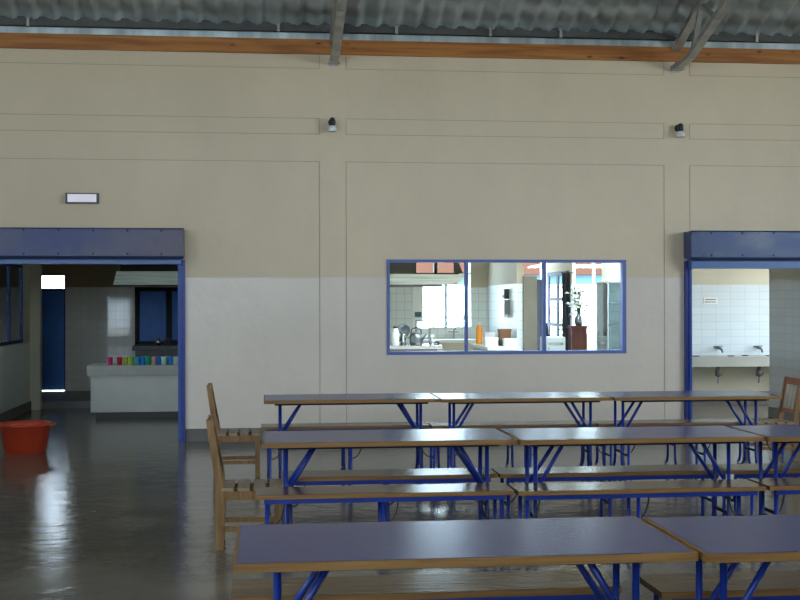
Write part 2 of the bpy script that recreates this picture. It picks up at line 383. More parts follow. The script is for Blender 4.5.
# ---- trusses
def truss(x, label):
    t = thing('roof_truss', (x, YF, 4.52), label, 'truss', 'steel roof trusses')
    w = .095
    def c_channel(a, b):
        mb = MB(); a, b = Vector(a), Vector(b)
        d = (b - a).normalized(); n = Vector((0, d.z, -d.y))
        for s_ in (-1, 1): mb.bar(a + Vector((s_ * w / 2, 0, 0)) + n * .02, b + Vector((s_ * w / 2, 0, 0)) + n * .02, .008, .06, n)
        mb.bar(a + n * -.008, b + n * -.008, w, .008, n)
        mb.bar(a + Vector((-w * .36, 0, 0)) + n * .046, b + Vector((-w * .36, 0, 0)) + n * .046, .03, .006, n)
        mb.bar(a + Vector((w * .36, 0, 0)) + n * .046, b + Vector((w * .36, 0, 0)) + n * .046, .03, .006, n)
        return mb
    c_channel((0, -.01, 0), (0, -.60, .045)).done('heel_chord', M['steel'], t)
    c_channel((0, -.60, .045), (0, -10.4, .045 + .31 * 9.8)).done('bottom_chord', M['steel'], t)
    c_channel((0, -.02, .22), (0, -10.4, .20 + RS * 10.38)).done('top_chord', M['steel'], t)
    yb = lambda q: .045 + .31 * (q - .6); yt = lambda q: .20 + RS * q
    for q0, q1 in ((.62, .95), (1.45, .95), (1.45, 2.2), (2.9, 2.2), (2.9, 3.8), (4.6, 3.8), (4.6, 5.6), (6.4, 5.6), (6.4, 7.4), (8.4, 7.4), (8.4, 9.4)):
        MB().bar((0, -q0, yb(q0)), (0, -q1, yt(q1)), .06, .04).done('web_strut', M['steel'], t)
    MB().box(-.07, .07, -.16, -.008, -.012, -.004).box(-.055, .055, -.008, -.001, -.03, .06).done('heel_plate', M['steel'], t)
truss(.86, 'grey steel roof truss ending on the far wall above the left bare lamp')
truss(5.10, 'grey steel roof truss ending on the far wall above the right bare lamp')

# ---- wall lamps under the trusses
def lamp(x, z, label):
    t = thing('wall_lamp', (x, YF, z), label, 'lamp', 'small lamps high on the far wall')
    MB().lathe([(0, -.0), (.045, 0), (.045, .03), (0, .03)], n=16).done('wall_rose', M['black'], t).rotation_euler = (PI / 2, 0, 0)
    MB().tube([(0, -.02, 0), (0, -.08, .02), (0, -.10, -.0)], .02).lathe([(0, .05), (.024, .045), (.032, .02), (.036, -.03), (.03, -.05), (0, -.05)], (0, -.10, 0), 16).done('lamp_holder', M['black'], t)
    MB().lathe([(.03, -.05), (.045, -.06), (.060, -.115), (.050, -.122), (.0, -.118)], (0, -.10, 0), 16).done('bulb_cover', M['lampglass'], t)
M['lampglass'] = mat('frosted_lamp_glass', (.72, .73, .72, 1), .2, metal=.2)
lamp(.84, 3.81, 'small black wall lamp with a clear cover under the left-hand roof truss')
lamp(5.14, 3.80, 'small black wall lamp with a clear cover under the right-hand roof truss')

# ---- emergency light above the left shutter box
t = thing('mounted_emergency_light', (-2.095, YF, 2.875), 'white rectangular emergency light above the left shutter box', 'light')
MB().box(-.19, .19, -.055, 0, -.062, .062).bevel(.008).done('housing', M['darksteel'], t)
MB().box(-.165, .165, -.068, -.05, -.045, .047).bevel(.006).done('diffuser', M['lampwhite'], t)

# ---- roller shutters: box, bottom rail, guide rails
def shutter(xa, xb, posts, label, rz=2.10, bm_=None):
    t = thing('roller_shutter', ((xa + xb) / 2, YF, 0), label, 'shutter', 'blue roller shutters')
    cx = (xa + xb) / 2
    h = MB().box(xa - cx, xb - cx, -.28, 0, 2.185, 2.510).bevel(.006, 1)
    hb = h.done('shutter_box', bm_ or M['bluebox'], t)
    mb = MB()
    mb.box(xa - cx - .006, xb - cx + .006, -.287, -.268, 2.500, 2.515)
    mb.box(xa - cx - .004, xb - cx + .004, -.286, -.268, 2.155, 2.190)
    mb.done('box_trim', M['darkblue'], hb)
    n = 7
    for k in range(n):
        x = xa - cx + .25 + k * (xb - xa - .5) / (n - 1)
        for z in (2.485, 2.215):
            mb = MB().lathe([(0, .006), (.010, .004), (.012, -.002), (0, -.002)], n=8); o = mb.done('rivet', M['darkblue'], hb); o.rotation_euler = (PI / 2, 0, 0); o.location = (x, -.281, z)
    MB().box(xa - cx + .03, xb - cx - .03, -.20, -.05, rz, 2.185).bevel(.012).done('bottom_rail', M['bluerail'], t)
    for a, b, s_ in posts:
        mb = MB().box(a - cx, b - cx, -.075, -.001, 0, 2.15)
        mb.done('guide_rail', M['blue'], t)
        w_ = (b - a) * .45
        o = MB().box((b - w_ - cx) if s_ > 0 else (a - cx), (b - cx) if s_ > 0 else (a + w_ - cx), -.095, -.076, 0.04, 2.12).done('guide_channel', M['bluelight2'], t)
M['bluelight2'] = mat('mid_blue_rail_paint', (.018, .055, .30, 1), .35, spec=.35)
shutter(-3.75, -.91, [(-.985, -.905, -1)], 'weathered blue roller shutter box over the left doorway with its blue guide rail')
shutter(5.21, 8.10, [(5.212, 5.282, 1)], 'blue roller shutter box over the right doorway to the washroom with its guide rail', 2.055, M['bluebox2'])

# ---- serving window frame and glass
mb = MB()
X0, X1, Z0, Z1 = 1.50, 4.46, 1.01, 2.165
fw = .035
mb.box(X0, X1, YF - .01, YF + .09, Z0, Z0 + .04).box(X0, X1, YF - .01, YF + .09, Z1 - fw, Z1)
for x in (X0, X1 - fw, 2.48 - .02, 3.45 - .022): mb.box(x, x + fw + (.012 if x > 4 else 0), YF - .012, YF + .09, Z0, Z1)
wf = struct(mb.done('window_%d' % wn, M['bluelight'])); wn += 1
mb = MB()
for a, b in ((X0 + fw, 2.46), (2.495, 3.428), (3.463, X1 - fw)): mb.box(a, b, YF + .035, YF + .041, Z0 + .04, Z1 - fw)
mb.done('glass_pane', M['glass'], wf)

# ------------------------------------------------------------------ rooms behind the wall
YK = 22.0
bh = [(-3.84, -3.42, .0, 2.12), (-2.22, -1.30, .90, 1.92), (2.70, 3.53, 2.0, 2.42), (2.87, 3.53, 1.18, 1.96), (3.53, 3.76, 1.18, 2.92), (2.70, 3.50, 2.50, 2.92), (4.36, 5.08, .1, 2.65), (5.14, 6.42, 1.02, 2.45)]  # unseen high openings above the transom are added for glare on the tables
uc = sorted({-5.2, 6.9, .5} | {v for r in bh for v in r[:2]})
zc = sorted({0, 3.0} | {v for r in bh for v in r[2:]})
cell_wall('wall_kitchen_back', 'x', [u for u in uc if u >= .5], zc, lambda u, z: inrect(u, z, bh), YK, YK + .18, M['tilex'])
cell_wall('wall_passage_back', 'x', [u for u in uc if u <= .5], zc, lambda u, z: inrect(u, z, bh), YK, YK + .18, M['tilegrey'])
mb = MB()
for a, b, c_, d_ in ((-5.2, 2.2, 15.0, 22.2), (4.8, 6.95, 15.0, 22.2), (2.2, 4.8, 15.0, 15.9), (2.2, 4.8, 18.2, 22.2)): mb.box(a, b, c_, d_, 3.0, 3.12)  # gap in the middle is an unseen roof opening added to brighten the kitchen
struct(mb.done('ceiling_kitchen', M['wallplain']))
struct(MB().box(6.95, 10.2, 15.0, 19.2, 3.0, 3.12).done('ceiling_washroom', M['wallplain']))
struct(MB().box(.40, .52, 15.0, 22.0, 0, 3.0).done('wall_partition', M['tiley']))
struct(MB().box(-5.2, -5.0, 19.4, 22.0, 0, 3.0).done('wall_passage_left', M['wallplain']))
# left passage wall with its inner window
lw = [(16.0, 18.83, 1.06, 2.21)]
cell_wall('wall_passage_side', 'y', [15.0, 16.0, 18.83, 19.44], [0, 1.06, 2.21, 3.0], lambda u, z: inrect(u, z, lw), -3.72, -3.55, M['passwall'])
struct(MB().box(-5.0, -3.72, 19.2, 19.44, 0, 3.0).box(-3.72, -3.40, 19.44, 19.62, 0, 3.0).done('wall_passage_return', M['wallplain']))
struct(MB().box(-3.55, -3.53, 15.0, 19.44, 0, .14).done('baseboard_passage', M['skirt']))
mb = MB()
for y in (16.0, 16.95, 17.88, 18.79): mb.box(-3.575, -3.54, y, y + .04, 1.06, 2.21)
for z in (1.06, 2.165): mb.box(-3.575, -3.54, 16.0, 18.84, z, z + .045)
o = struct(mb.done('window_%d' % wn, M['darkblue'])); wn += 1
MB().box(-3.566, -3.560, 16.0, 18.83, 1.06, 2.21).done('glass_pane', M['bluishglass'], o)
cell_wall('wall_store_left', 'y', [15.0, 16.6, 18.8, 19.2], [0, 1.1, 2.5, 3.0], lambda u, z: inrect(u, z, [(16.6, 18.8, 1.1, 2.5)]), -5.0, -4.9, M['wallplain'])  # unseen opening added to light the passage through its inner window
# passage door with transom light
d = MB().box(-3.83, -3.43, YK + .03, YK + .075, .122, 1.86)
for z0, z1 in ((.25, .95), (1.05, 1.75)): d.box(-3.77, -3.49, YK + .018, YK + .03, z0, z1)
d = struct(d.bevel(.006, 1).done('door_1', M['doorblue']))
MB().tube([(-3.79, YK + .03, 1.0), (-3.79, YK - .02, 1.0), (-3.70, YK - .02, 1.0)], .01).done('door_handle', M['chrome'], d)
struct(MB().box(-3.845, -3.415, YK, YK + .09, 1.86, 1.90).box(-3.845, -3.83, YK, YK + .09, .11, 2.12).box(-3.43, -3.415, YK, YK + .09, .11, 2.12).done('trim_4', M['darkblue']))
# shuttered window at the back of the passage
mb = MB()
for x in (-2.22, -1.30 - .05, -1.66): mb.box(x, x + .06, YK - .02, YK + .08, .90, 1.92)
for z in (.90, 1.86): mb.box(-2.22, -1.30, YK - .02, YK + .08, z, z + .06)
o = struct(mb.done('window_%d' % wn, M['hooddark'])); wn += 1
for a, b in ((-2.14, -1.68), (-1.58, -1.36)):
    mb = MB().box(a, b, YK + .03, YK + .06, .97, 1.85)
    mb.box(a + .09, b - .05, YK + .022, YK + .032, 1.05, 1.75)
    mb.done('shutter_leaf', M['doorblue'], o)
MB().box(-2.22, -1.30, YK + .07, YK + .10, .90, 1.92).done('backing_board', M['hooddark'], o)

# serving counter with kick recess
t = thing('serving_counter', (-1.0, 18.05, 0), 'long low serving counter with a pale front inside the left doorway', 'counter')
MB().box(-1.42, 1.38, -.20, .40, .09, .61).done('body', M['concretecounter'], t)
MB().box(-1.47, 1.39, -.24, .45, .61, .755).bevel(.012).done('countertop', M['countertop'], t)
MB().box(-1.36, 1.37, -.13, .38, 0, .09).done('kick_base', M['kick'], t)
# cups
cups = [('magenta', (.50, .03, .16), -2.16), ('red', (.50, .015, .03), -2.03), ('olive yellow', (.42, .45, .04), -1.945), ('yellow green', (.40, .48, .06), -1.865), ('cyan', (.05, .42, .60), -1.79), ('bright blue', (.02, .22, .70), -1.705),
        ('green', (.01, .33, .13), -1.62), ('pale pink', (.72, .38, .36), -1.545), ('strong blue', (.02, .18, .65), -1.47), ('pale green', (.50, .68, .52), -1.40), ('deep blue', (.02, .24, .68), -1.315), ('off-white', (.62, .66, .66), -1.24)]
for i, (nm, c, x) in enumerate(cups):
    cm = mat('cup_plastic_' + nm.replace(' ', '_'), c + (1,), .35)
    nx = cups[i-1][0] + ' cup' if i else None
    o = MB().lathe([(0, .0), (.030, 0), (.033, .004), (.040, .108), (.043, .115), (.039, .115), (.030, .012), (0, .010)], n=20).done('cup', cm)
    o.location = (x, 17.93 + .02 * (i % 3), .755)
    tag(o, '%s plastic cup on the serving counter%s' % (nm, (', right of the ' + nx) if nx else ', leftmost of the row'), 'cup', 'plastic cups on the serving counter')
back = [('turquoise', (.06, .45, .55), -1.90), ('sky blue', (.08, .35, .62), -1.66), ('light aqua', (.20, .55, .60), -1.36)]
for nm, c, x in back:
    cm = mat('cup_plastic_' + nm.replace(' ', '_'), c + (1,), .35)
    o = MB().lathe([(0, .0), (.030, 0), (.033, .004), (.040, .108), (.043, .115), (.039, .115), (.030, .012), (0, .010)], n=20).done('cup', cm)
    o.location = (x, 18.09, .755)
    tag(o, '%s plastic cup in the second row behind the front cups on the serving counter' % nm, 'cup', 'plastic cups on the serving counter')

# cooking range under the hood
t = thing('cooking_range', (-.9, 20.4, .11), 'long dark cooking range behind the serving counter', 'stove')
MB().box(-1.12, 1.2, -.36, .38, 0, .77).done('body', M['darksteel'], t)
MB().box(-1.16, 1.22, -.42, .40, .77, .845).bevel(.008).done('hotplate', M['black'], t)
for x in (-.5, .1, .7): MB().box(x - .2, x + .2, -.37, -.36, .2, .62).tube([(x - .15, -.375, .66), (x - .15, -.40, .66), (x + .15, -.40, .66), (x + .15, -.375, .66)], .01).done('oven_door', M['black'], t)
o = thing('cooking_pot', (-1.52, 20.3, .955), 'small shiny steel pot on the dark cooking range', 'pot')
MB().lathe([(0, 0), (.06, 0), (.065, .01), (.065, .10), (.07, .105), (.06, .105), (.055, .02), (0, .015)], n=20).done('pot_body', M['chrome'], o)
MB().tube([(.06, 0, .08), (.2, 0, .09)], .008).done('handle', M['black'], o)
o = thing('milk_can', (-1.68, 20.35, .955), 'tall narrow steel can on the cooking range left of the small pot', 'can')
MB().lathe([(0, 0), (.04, 0), (.042, .07), (.03, .09), (.03, .11), (0, .11)], n=16).done('can_body', M['chrome'], o)

# hoods
def hood(xa, xb, label, curve):
    t = thing('extractor_hood', ((xa + xb) / 2, 20.2, 1.9), label, 'hood', 'extractor hoods')
    cx = (xa + xb) / 2; a, b = xa - cx, xb - cx
    band = MB()
    if curve:  # right end rounds upwards
        poly = [(a, .03), (b - .35, .03)] + [(b - .35 + .35 * math.sin(q), .03 + .12 * (1 - math.cos(q))) for q in [PI / 2 * k / 6 for k in range(1, 7)]] + [(b, .19), (a, .21)]
        band.prism(poly, -.6, -.57)
        band.box(b - .03, b, -.57, .6, .15, .20); band.box(a, a + .03, -.57, .6, 0.03, .2)
    else:
        band.prism([(a - .05, .03), (b, .03), (b, .24), (a, .24)], -.6, -.57); band.prism([(a - .05, .03), (a - .02, .03), (a + .03, .24), (a, .24)], -.57, .6)
        band.box(b - .03, b, -.57, .6, .03, .24)
    band.done('hood_rim', M['hood'] if curve else M['hoodpale'], t)
    lip = MB()
    if curve: lip.box(a, b - .36, -.61, -.56, -.005, .03)
    else: lip.box(a - .05, b, -.61, -.56, .0, .03)
    lip.done('drip_lip', M['darksteel'], t)
    mb = MB()
    if curve:
        mb.box(a, a + 1.20, -.56, .6, .215, .62)
        mb.prism([(b - .15, .52), (b - .11, .48), (b - .05, .34), (b, .21), (b - .15, .21)], -.5, -.46)
    else: mb.box(a + .05, b, -.56, .6, .241, .60)
    mb.done('hood_canopy', M['hooddark'], t)
    for x in ((a + .2, b - .3) if not curve else (a + .05, a + .9)): MB().tube([(x, .1, .55), (x, .1, 1.1)], .012).done('hanger_rod', M['darksteel'], t)
hood(-2.26, .2, 'long pale ribbed extractor hood hanging in the left doorway above the range', False)
hood(1.25, 3.24, 'pale ribbed extractor hood with a rounded right end seen through the serving window', True)

# ---- kitchen right wall, pillar, window wall and partition
struct(MB().box(4.07, 4.18, 19.42, 22.0, 0, 3.0).done('wall_kitchen_right', M['tiley']))
struct(MB().box(4.16, 4.37, 19.30, 19.50, 0, 2.06).done('pillar_kitchen', M['col']))
cw = [(20.05, 21.55, .85, 2.17)]
cell_wall('wall_kitchen_side', 'y', [19.9, 20.05, 21.55, 22.0], [0, .85, 2.17, 3.0], lambda u, z: inrect(u, z, cw), 5.08, 5.11, M['tiley'])
mb = MB()
for y in (20.05, 20.72, 21.40): mb.box(5.065, 5.085, y, y + .15, .85, 2.17)
for z in (.85, 1.22, 1.66, 2.10): mb.box(5.061, 5.088, 20.05, 21.55, z, z + .06)
o = struct(mb.done('window_%d' % wn, M['darkblue'])); wn += 1
struct(MB().box(5.15, 5.27, 15.0, 18.3, 0, 3.0).box(5.27, 5.62, 18.18, 18.3, 0, 3.0).box(5.50, 5.62, 18.3, 18.95, 0, 3.0).done('wall_washroom_left', M['tiley']))
# dark door leaf standing ajar, apron on it
dd = struct(MB().box(4.60, 4.65, 20.0, 20.75, .01, 2.02).done('door_2', M['darkblue']))
o = MB()
o.prism([(4.665, 1.30), (4.685, 1.30), (4.72, 1.05), (4.70, .80), (4.72, .62), (4.60, .62), (4.60, .66), (4.655, .9)], 19.94, 19.99)
o = o.done('apron', M['darkcloth'])
o.name = 'hanging_apron'; tag(o, 'dark apron hanging from the edge of the dark kitchen door', 'apron')
# windows of the kitchen back wall
mb = MB()
for x in (2.70, 3.085, 3.48): mb.box(x, x + .06, YK - .03, YK + .08, 2.0, 2.42)
for z, h in ((2.0, .03), (2.13, .045), (2.37, .06)): mb.box(2.70, 3.54, YK - .03, YK + .08, z, z + h)
struct(mb.done('window_%d' % wn, M['hooddark'])); wn += 1  # added transom; its panes stand in for a reflection in the serving glass
mb = MB()
for x in (2.87, 3.07, 3.28, 3.50, 3.73): mb.box(x, x + (.045 if abs(x - 3.28) < .01 else .014), YK - .01, YK + .05, 1.18, 1.96 if x < 3.5 else 2.92)
for z in (1.18, 1.36, 1.55, 1.75, 1.935): mb.box(2.87, 3.76, YK - .01, YK + .05, z, z + .014)
for z in (2.15, 2.38, 2.65, 2.90): mb.box(3.50, 3.76, YK - .01, YK + .05, z, z + .022)
struct(mb.done('window_%d' % wn, M['awning'])); wn += 1
struct(MB().box(2.69, 2.86, YK - .03, YK - .002, 1.16, 1.92).done('trim_5', M['white']), 'pale window reveal panel beside the bright kitchen window')
o = MB().box(2.71, 2.85, YK - .045, YK - .031, 1.33, 1.52).done('hanging_notice', M['white'])
tag(o, 'small notice sheet with a blue block beside the bright kitchen window', 'notice')
MB().box(2.73, 2.85, YK - .052, YK - .046, 1.38, 1.47).done('blue_block', M['paleblue'], o)
mb = MB()
for x in (5.14, 5.66, 6.03, 6.38): mb.box(x, x + .04, YK, YK + .06, 1.02, 2.45)
for z in (1.02, 1.9, 2.41): mb.box(5.14, 6.42, YK - .004, YK + .064, z, z + .04)
struct(mb.done('window_%d' % wn, M['white'])); wn += 1

# ---- kitchen furniture
t = thing('sink_counter', (3.1, 21.6, 0), 'white topped sink counter under the bright kitchen window', 'counter')
MB().box(-.75, .95, -.30, .36, 0, .93).done('body', M['wallplain'], t)
MB().box(-.78, .95, -.34, .38, .93, .985).bevel(.008).done('countertop', M['white'], t)
MB().tube([(.33, .30, .985), (.33, .30, 1.15), (.33, .26, 1.19), (.33, .14, 1.19), (.33, .11, 1.15)], .014).box(.24, .42, .27, .32, 1.10, 1.125).done('tap', M['chrome'], t)
t = thing('steel_worktable', (2.05, 18.5, 0), 'stainless steel worktable with pots and kettles behind the serving window', 'table')
MB().box(-.75, .62, -.35, .4, .95, 1.0).bevel(.006).done('worktop', M['chrome'], t)
MB().box(-.72, .55, -.30, .38, .84, .95).done('apron_rail', M['darkpot'], t)
for x in (-.68, .55):
    for y in (-.3, .35): MB().box(x - .02, x + .02, y - .02, y + .02, 0, .84).done('leg', M['chrome'], t)
def vessel(name, x, y, z, prof, m, label, cat, extra=None):
    t = thing(name, (x, y, z), label, cat)
    MB().lathe(prof, n=20).done('body', m, t)
    if extra: extra(t)
    t.scale = (.8, .8, .72)
    return t
zt = 1.0
vessel('thermos_flask', 1.985, 18.33, zt, [(0, 0), (.065, 0), (.07, .02), (.07, .26), (.05, .32), (.05, .35), (0, .355)], M['white'], 'tall pale thermos flask on the steel worktable, leftmost of the vessels', 'flask',
       lambda t: (MB().tube([(.06, 0, .28), (.11, 0, .27), (.12, 0, .15), (.068, 0, .08)], .012).done('handle', M['black'], t), MB().lathe([(0, .36), (.04, .356), (.04, .39), (0, .40)], n=12).done('stopper', M['black'], t)))
vessel('kettle', 2.30, 18.34, zt, [(0, 0), (.11, 0), (.125, .05), (.12, .18), (.07, .25), (0, .27)], M['darkpot'], 'round dark aluminium kettle on the steel worktable', 'kettle',
       lambda t: (MB().tube([(-.10, 0, .22), (-.09, 0, .33), (0, 0, .37), (.09, 0, .33), (.10, 0, .22)], .012).done('handle', M['black'], t), MB().tube([(.10, -.04, .10), (.16, -.10, .2), (.18, -.12, .24)], [.025, .016, .012]).done('spout', M['darkpot'], t)))
o = thing('frying_pan', (2.15, 18.74, zt + .105), 'round dark pan standing upright behind the thermos flask', 'pan'); o.scale = (.75,) * 3
p = MB().lathe([(0, 0), (.12, 0), (.14, .03), (.133, .03), (.115, .008), (0, .008)], n=24).done('pan_body', M['darkpot'], o); p.rotation_euler = (PI / 2, 0, 0); p.location = (0, 0, .14)
MB().tube([(0, 0, .02), (0, .0, -.14)], .014).done('handle', M['black'], o)
vessel('sugar_canister', 2.12, 18.48, zt, [(0, 0), (.05, 0), (.055, .20), (.06, .205), (.06, .225), (0, .24)], M['chrome'], 'narrow shiny steel canister between thermos flask and dark kettle', 'canister')
o = thing('dish_rack', (2.46, 18.76, zt), 'wire dish rack with an upright white board at the right of the steel worktable', 'rack'); o.scale = (.8, .8, .8)
mb = MB()
for x in (-.13, .13):
    for y in (-.1, .1): mb.tube([(x, y, 0), (x, y, .46)], .008)
for z in (.12, .28, .46):
    mb.tube([(-.13, -.1, z), (.13, -.1, z), (.13, .1, z), (-.13, .1, z), (-.13, -.1, z)], .006)
mb.done('wire_frame', M['darkpot'], o)
for k in range(4): MB().lathe([(0, 0), (.08, .0), (.09, .012), (0, .006)], n=18).done('saucer', M['white'], o).location = (0, 0, .125 + .015 * k)
q = MB().box(-.11, .11, -.012, .012, .285, .445).done('white_board', M['white'], o)
o = thing('saucepan', (2.60, 18.50, zt), 'low dark saucepan lying at the right end of the steel worktable', 'pan'); o.scale = (.85,) * 3
MB().lathe([(0, 0), (.09, 0), (.095, .05), (.10, .055), (.085, .055), (.08, .01), (0, .008)], n=20).done('pan_body', M['darkpot'], o)
MB().tube([(.0, -.09, .04), (.02, -.2, .06)], .01).done('handle', M['black'], o)
o = thing('cutlery_jar', (2.53, 18.24, zt), 'small jar of spoons beside the kettle', 'jar'); o.scale = (.8,) * 3
MB().lathe([(0, 0), (.035, 0), (.04, .12), (.036, .12), (.03, .01), (0, .01)], n=14).done('jar_body', M['chrome'], o)
for k in range(3): MB().tube([(.01 * k - .01, 0, .02), (.03 * k - .03, .01, .21)], .006).done('spoon', M['chrome'], o)

t = thing('prep_table', (3.78, 19.55, 0), 'white topped preparation table against the right wall of the kitchen', 'table')
MB().box(-.26, .27, -.52, 1.1, .89, .94).bevel(.006).done('tabletop', M['white'], t)
MB().box(-.22, .25, -.47, 1.06, .62, .89).done('apron_rail', M['wallplain'], t)
for x in (-.2, .23):
    for y in (-.45, 1.04): MB().box(x - .02, x + .02, y - .02, y + .02, 0, .62).done('leg', M['darkpot'], t)
zt = .94
o = thing('juice_bottle', (3.62, 20.35, zt), 'orange bottle with a white cap on the preparation table', 'bottle')
MB().lathe([(0, 0), (.05, 0), (.055, .02), (.055, .26), (.03, .31), (.03, .33), (0, .33)], n=18).done('bottle_body', M['orange'], o)
MB().lathe([(.0, .331), (.033, .331), (.033, .36), (0, .36)], n=14).done('cap', M['white'], o)
def crate(name, x, y, z, sx, sy, sz, m, label, cat):
    t = thing(name, (x, y, z), label, cat)
    MB().box(-sx / 2, sx / 2, -sy / 2, sy / 2, 0, sz).bevel(.012).done('box_body', m, t)
    MB().box(-sx / 2 - .008, sx / 2 + .008, -sy / 2 - .008, sy / 2 + .008, sz - .03, sz + .006).done('lid', m, t)
crate('white_tub', 3.66, 19.52, zt, .20, .16, .13, M['white'], 'white lidded tub at the front of the preparation table', 'tub')
crate('white_tub', 3.72, 19.95, zt, .16, .14, .20, M['white'], 'taller white tub behind the front tub on the preparation table', 'tub')
crate('cardboard_box', 3.93, 19.75, zt, .18, .20, .26, M['brown'], 'brown cardboard box on the preparation table beside the white tubs', 'box')
crate('white_tub', 3.93, 19.30, zt, .20, .16, .12, M['white'], 'white lidded tub in front of the brown cardboard box', 'tub')
vessel('dark_jar', 3.82, 19.50, zt, [(0, 0), (.035, 0), (.04, .02), (.04, .12), (.03, .14), (0, .145)], M['black'], 'small dark jar between the front white tub and the brown box', 'jar')
# towel dispenser and soap dispenser on the kitchen right wall
t = thing('mounted_towel_dispenser', (4.07, 20.15, 1.44), 'steel paper towel dispenser on the right wall of the kitchen', 'dispenser')
MB().box(-.10, 0, -.17, .17, 0, .24).bevel(.02).done('case', M['darkpot'], t)
MB().box(-.10, -.03, -.15, .17, -.05, 0).done('paper_sheet', M['white'], t)
t = thing('soap_dispenser', (4.07, 20.15, 1.70), 'black soap dispenser right above the steel towel dispenser', 'dispenser')
MB().box(-.085, 0, -.10, .10, .0, .16).bevel(.02).done('case', M['black'], t)
MB().box(-.10, -.085, -.03, .03, .03, .06).done('push_button', M['darkpot'], t)
# small fridge, flower stand, flowers, glass cabinet
t = thing('small_fridge', (4.53, 18.9, 0), 'small white fridge below the dark barred kitchen window', 'fridge')
MB().box(-.16, .16, -.16, .2, .02, 1.10).bevel(.015).done('body', M['fridge'], t)
MB().box(-.155, .155, -.185, -.163, .06, 1.08).bevel(.008).done('door', M['fridge'], t)
MB().box(-.12, -.10, -.21, -.186, .7, .95).done('handle', M['chrome'], t)
MB().box(-.12, .12, -.19, -.184, .98, 1.02).done('badge_strip', M['chrome'], t)
t = thing('flower_stand', (5.09, 19.55, 0), 'red-brown wooden stand carrying the white flowers', 'cabinet')
MB().box(-.125, .125, -.15, .15, .06, 1.22).done('body', M['redbrown'], t)
MB().box(-.11, .11, -.13, .13, 0, .06).done('plinth', M['redbrown'], t)
MB().box(-.14, .14, -.17, .17, 1.22, 1.26).bevel(.005).done('top', M['redbrown'], t)
MB().box(-.10, .10, -.165, -.152, .12, 1.15).done('door', M['redbrown'], t)
t = thing('flower_vase', (5.12, 19.55, 1.26), 'vase of white flowers with dark leaves on the red-brown stand', 'flowers')
MB().lathe([(0, 0), (.05, 0), (.075, .06), (.06, .14), (.035, .17), (.045, .19), (.035, .18), (.0, .16)], n=18).done('vase', M['darkpot'], t)
st = MB(); lf = MB(); pt = MB()
rnd = random.Random(3)
for k in range(60):
    a = rnd.uniform(0, 2 * PI); rr = rnd.uniform(.02, .21); h = rnd.uniform(.18, .62) - rr * .5
    tip = Vector((rr * math.cos(a), rr * math.sin(a) * .7, h + .08))
    st.tube([(0, 0, .12), (tip.x * .4, tip.y * .4, .12 + (tip.z - .12) * .6), tip], .003, 5)
    if k % 4:
        for q in range(6):
            b = 2 * PI * q / 6
            Mr = Matrix.Rotation(b, 3, 'Z') @ Matrix.Rotation(.6, 3, 'Y')
            pt.obox(tip + Mr @ Vector((.02, 0, 0)), (.042, .028, .006), Mr)
    else:
        for q in range(4):
            Mr = Matrix.Rotation(rnd.uniform(0, 6), 3, 'Z') @ Matrix.Rotation(rnd.uniform(-.8, .8), 3, 'Y')
            lf.obox(tip + Mr @ Vector((.04, 0, -.05)), (.06, .025, .003), Mr)
st.done('stems', M['leaf'], t); lf.done('leaves', M['leaf'], t); pt.done('blossoms', M['petal'], t)
t = thing('glass_cabinet', (5.04, 17.55, 0), 'tall glass fronted cabinet against the tiled partition at the right of the serving window', 'cabinet')
mb = MB()
for x in (-.10, .09):
    for y in (-.30, .29): mb.box(x, x + .012, y, y + .012, .02, 1.93)
mb.box(-.10, .102, -.30, .302, 1.92, 1.94).box(-.10, .102, -.30, .302, 0, .05).box(-.10, -.09, -.01, .01, .05, 1.92)
mb.done('frame', M['chrome'], t)
for z in (.5, .95, 1.3, 1.62): MB().box(-.085, .085, -.28, .28, z, z + .015).done('shelf', M['chrome'], t)
for y0, y1 in ((-.285, -.012), (.012, .285)): MB().box(-.099, -.094, y0, y1, .05, 1.92).done('glass_door', M['bluishglass'], t)
MB().box(-.085, .09, -.299, -.294, .05, 1.92).done('glass_end', M['bluishglass'], t)
mb = MB(); n = 10
t = []
for k in range(n + 1):
    a = k / n; t.append((4.90 + .14 * a, 19.78 + .02 * math.sin(a * 12)))
mb.prism(t + [(x, y + .015) for x, y in reversed(t)], .62, 2.12, 'z')
o = mb.done('hanging_curtain', M['darkcloth']); tag(o, 'dark curtain hanging beside the barred kitchen window and the flowers', 'curtain')
mb = MB().tube([(4.88, 19.79, 2.13), (5.09, 19.79, 2.13), (5.09, 19.92, 2.13)], .008).done('curtain_rod', M['black'], o)

# ------------------------------------------------------------------ washroom at the right
wh = [(15.6, 18.6, .9, 2.8)]
struct(MB().box(5.50, 10.2, 18.95, 19.1, 0, 3.0).done('wall_washroom_back', M['tilewash']))
cell_wall('wall_washroom_right', 'y', [15.0, 15.6, 18.6, 18.95], [0, .9, 2.8, 3.0], lambda u, z: inrect(u, z, wh), 10.0, 10.2, M['wallplain'])
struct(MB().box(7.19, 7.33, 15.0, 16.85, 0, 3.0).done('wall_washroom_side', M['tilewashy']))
struct(MB().box(5.3, 10.0, 18.93, 18.95, 0, .21).done('baseboard_washroom', M['skirt']))
struct(MB().box(7.17, 7.19, 15.0, 16.85, 0, .15).done('baseboard_washroom_side', M['skirt']))
t = thing('wash_trough', (7.6, 18.94, 0), 'long white wash trough on the tiled washroom wall', 'sink')
mb = MB()
mb.box(-1.95, 2.2, -.46, -.38, .63, .79).box(-1.95, 2.2, -.38, -.005, .63, .68).box(-1.95, 2.2, -.06, -.005, .68, .79)
for k in range(8): mb.box(-1.95 + k * .58, -1.89 + k * .58, -.38, -.06, .68, .78)
mb.done('basin', M['trough'], t)
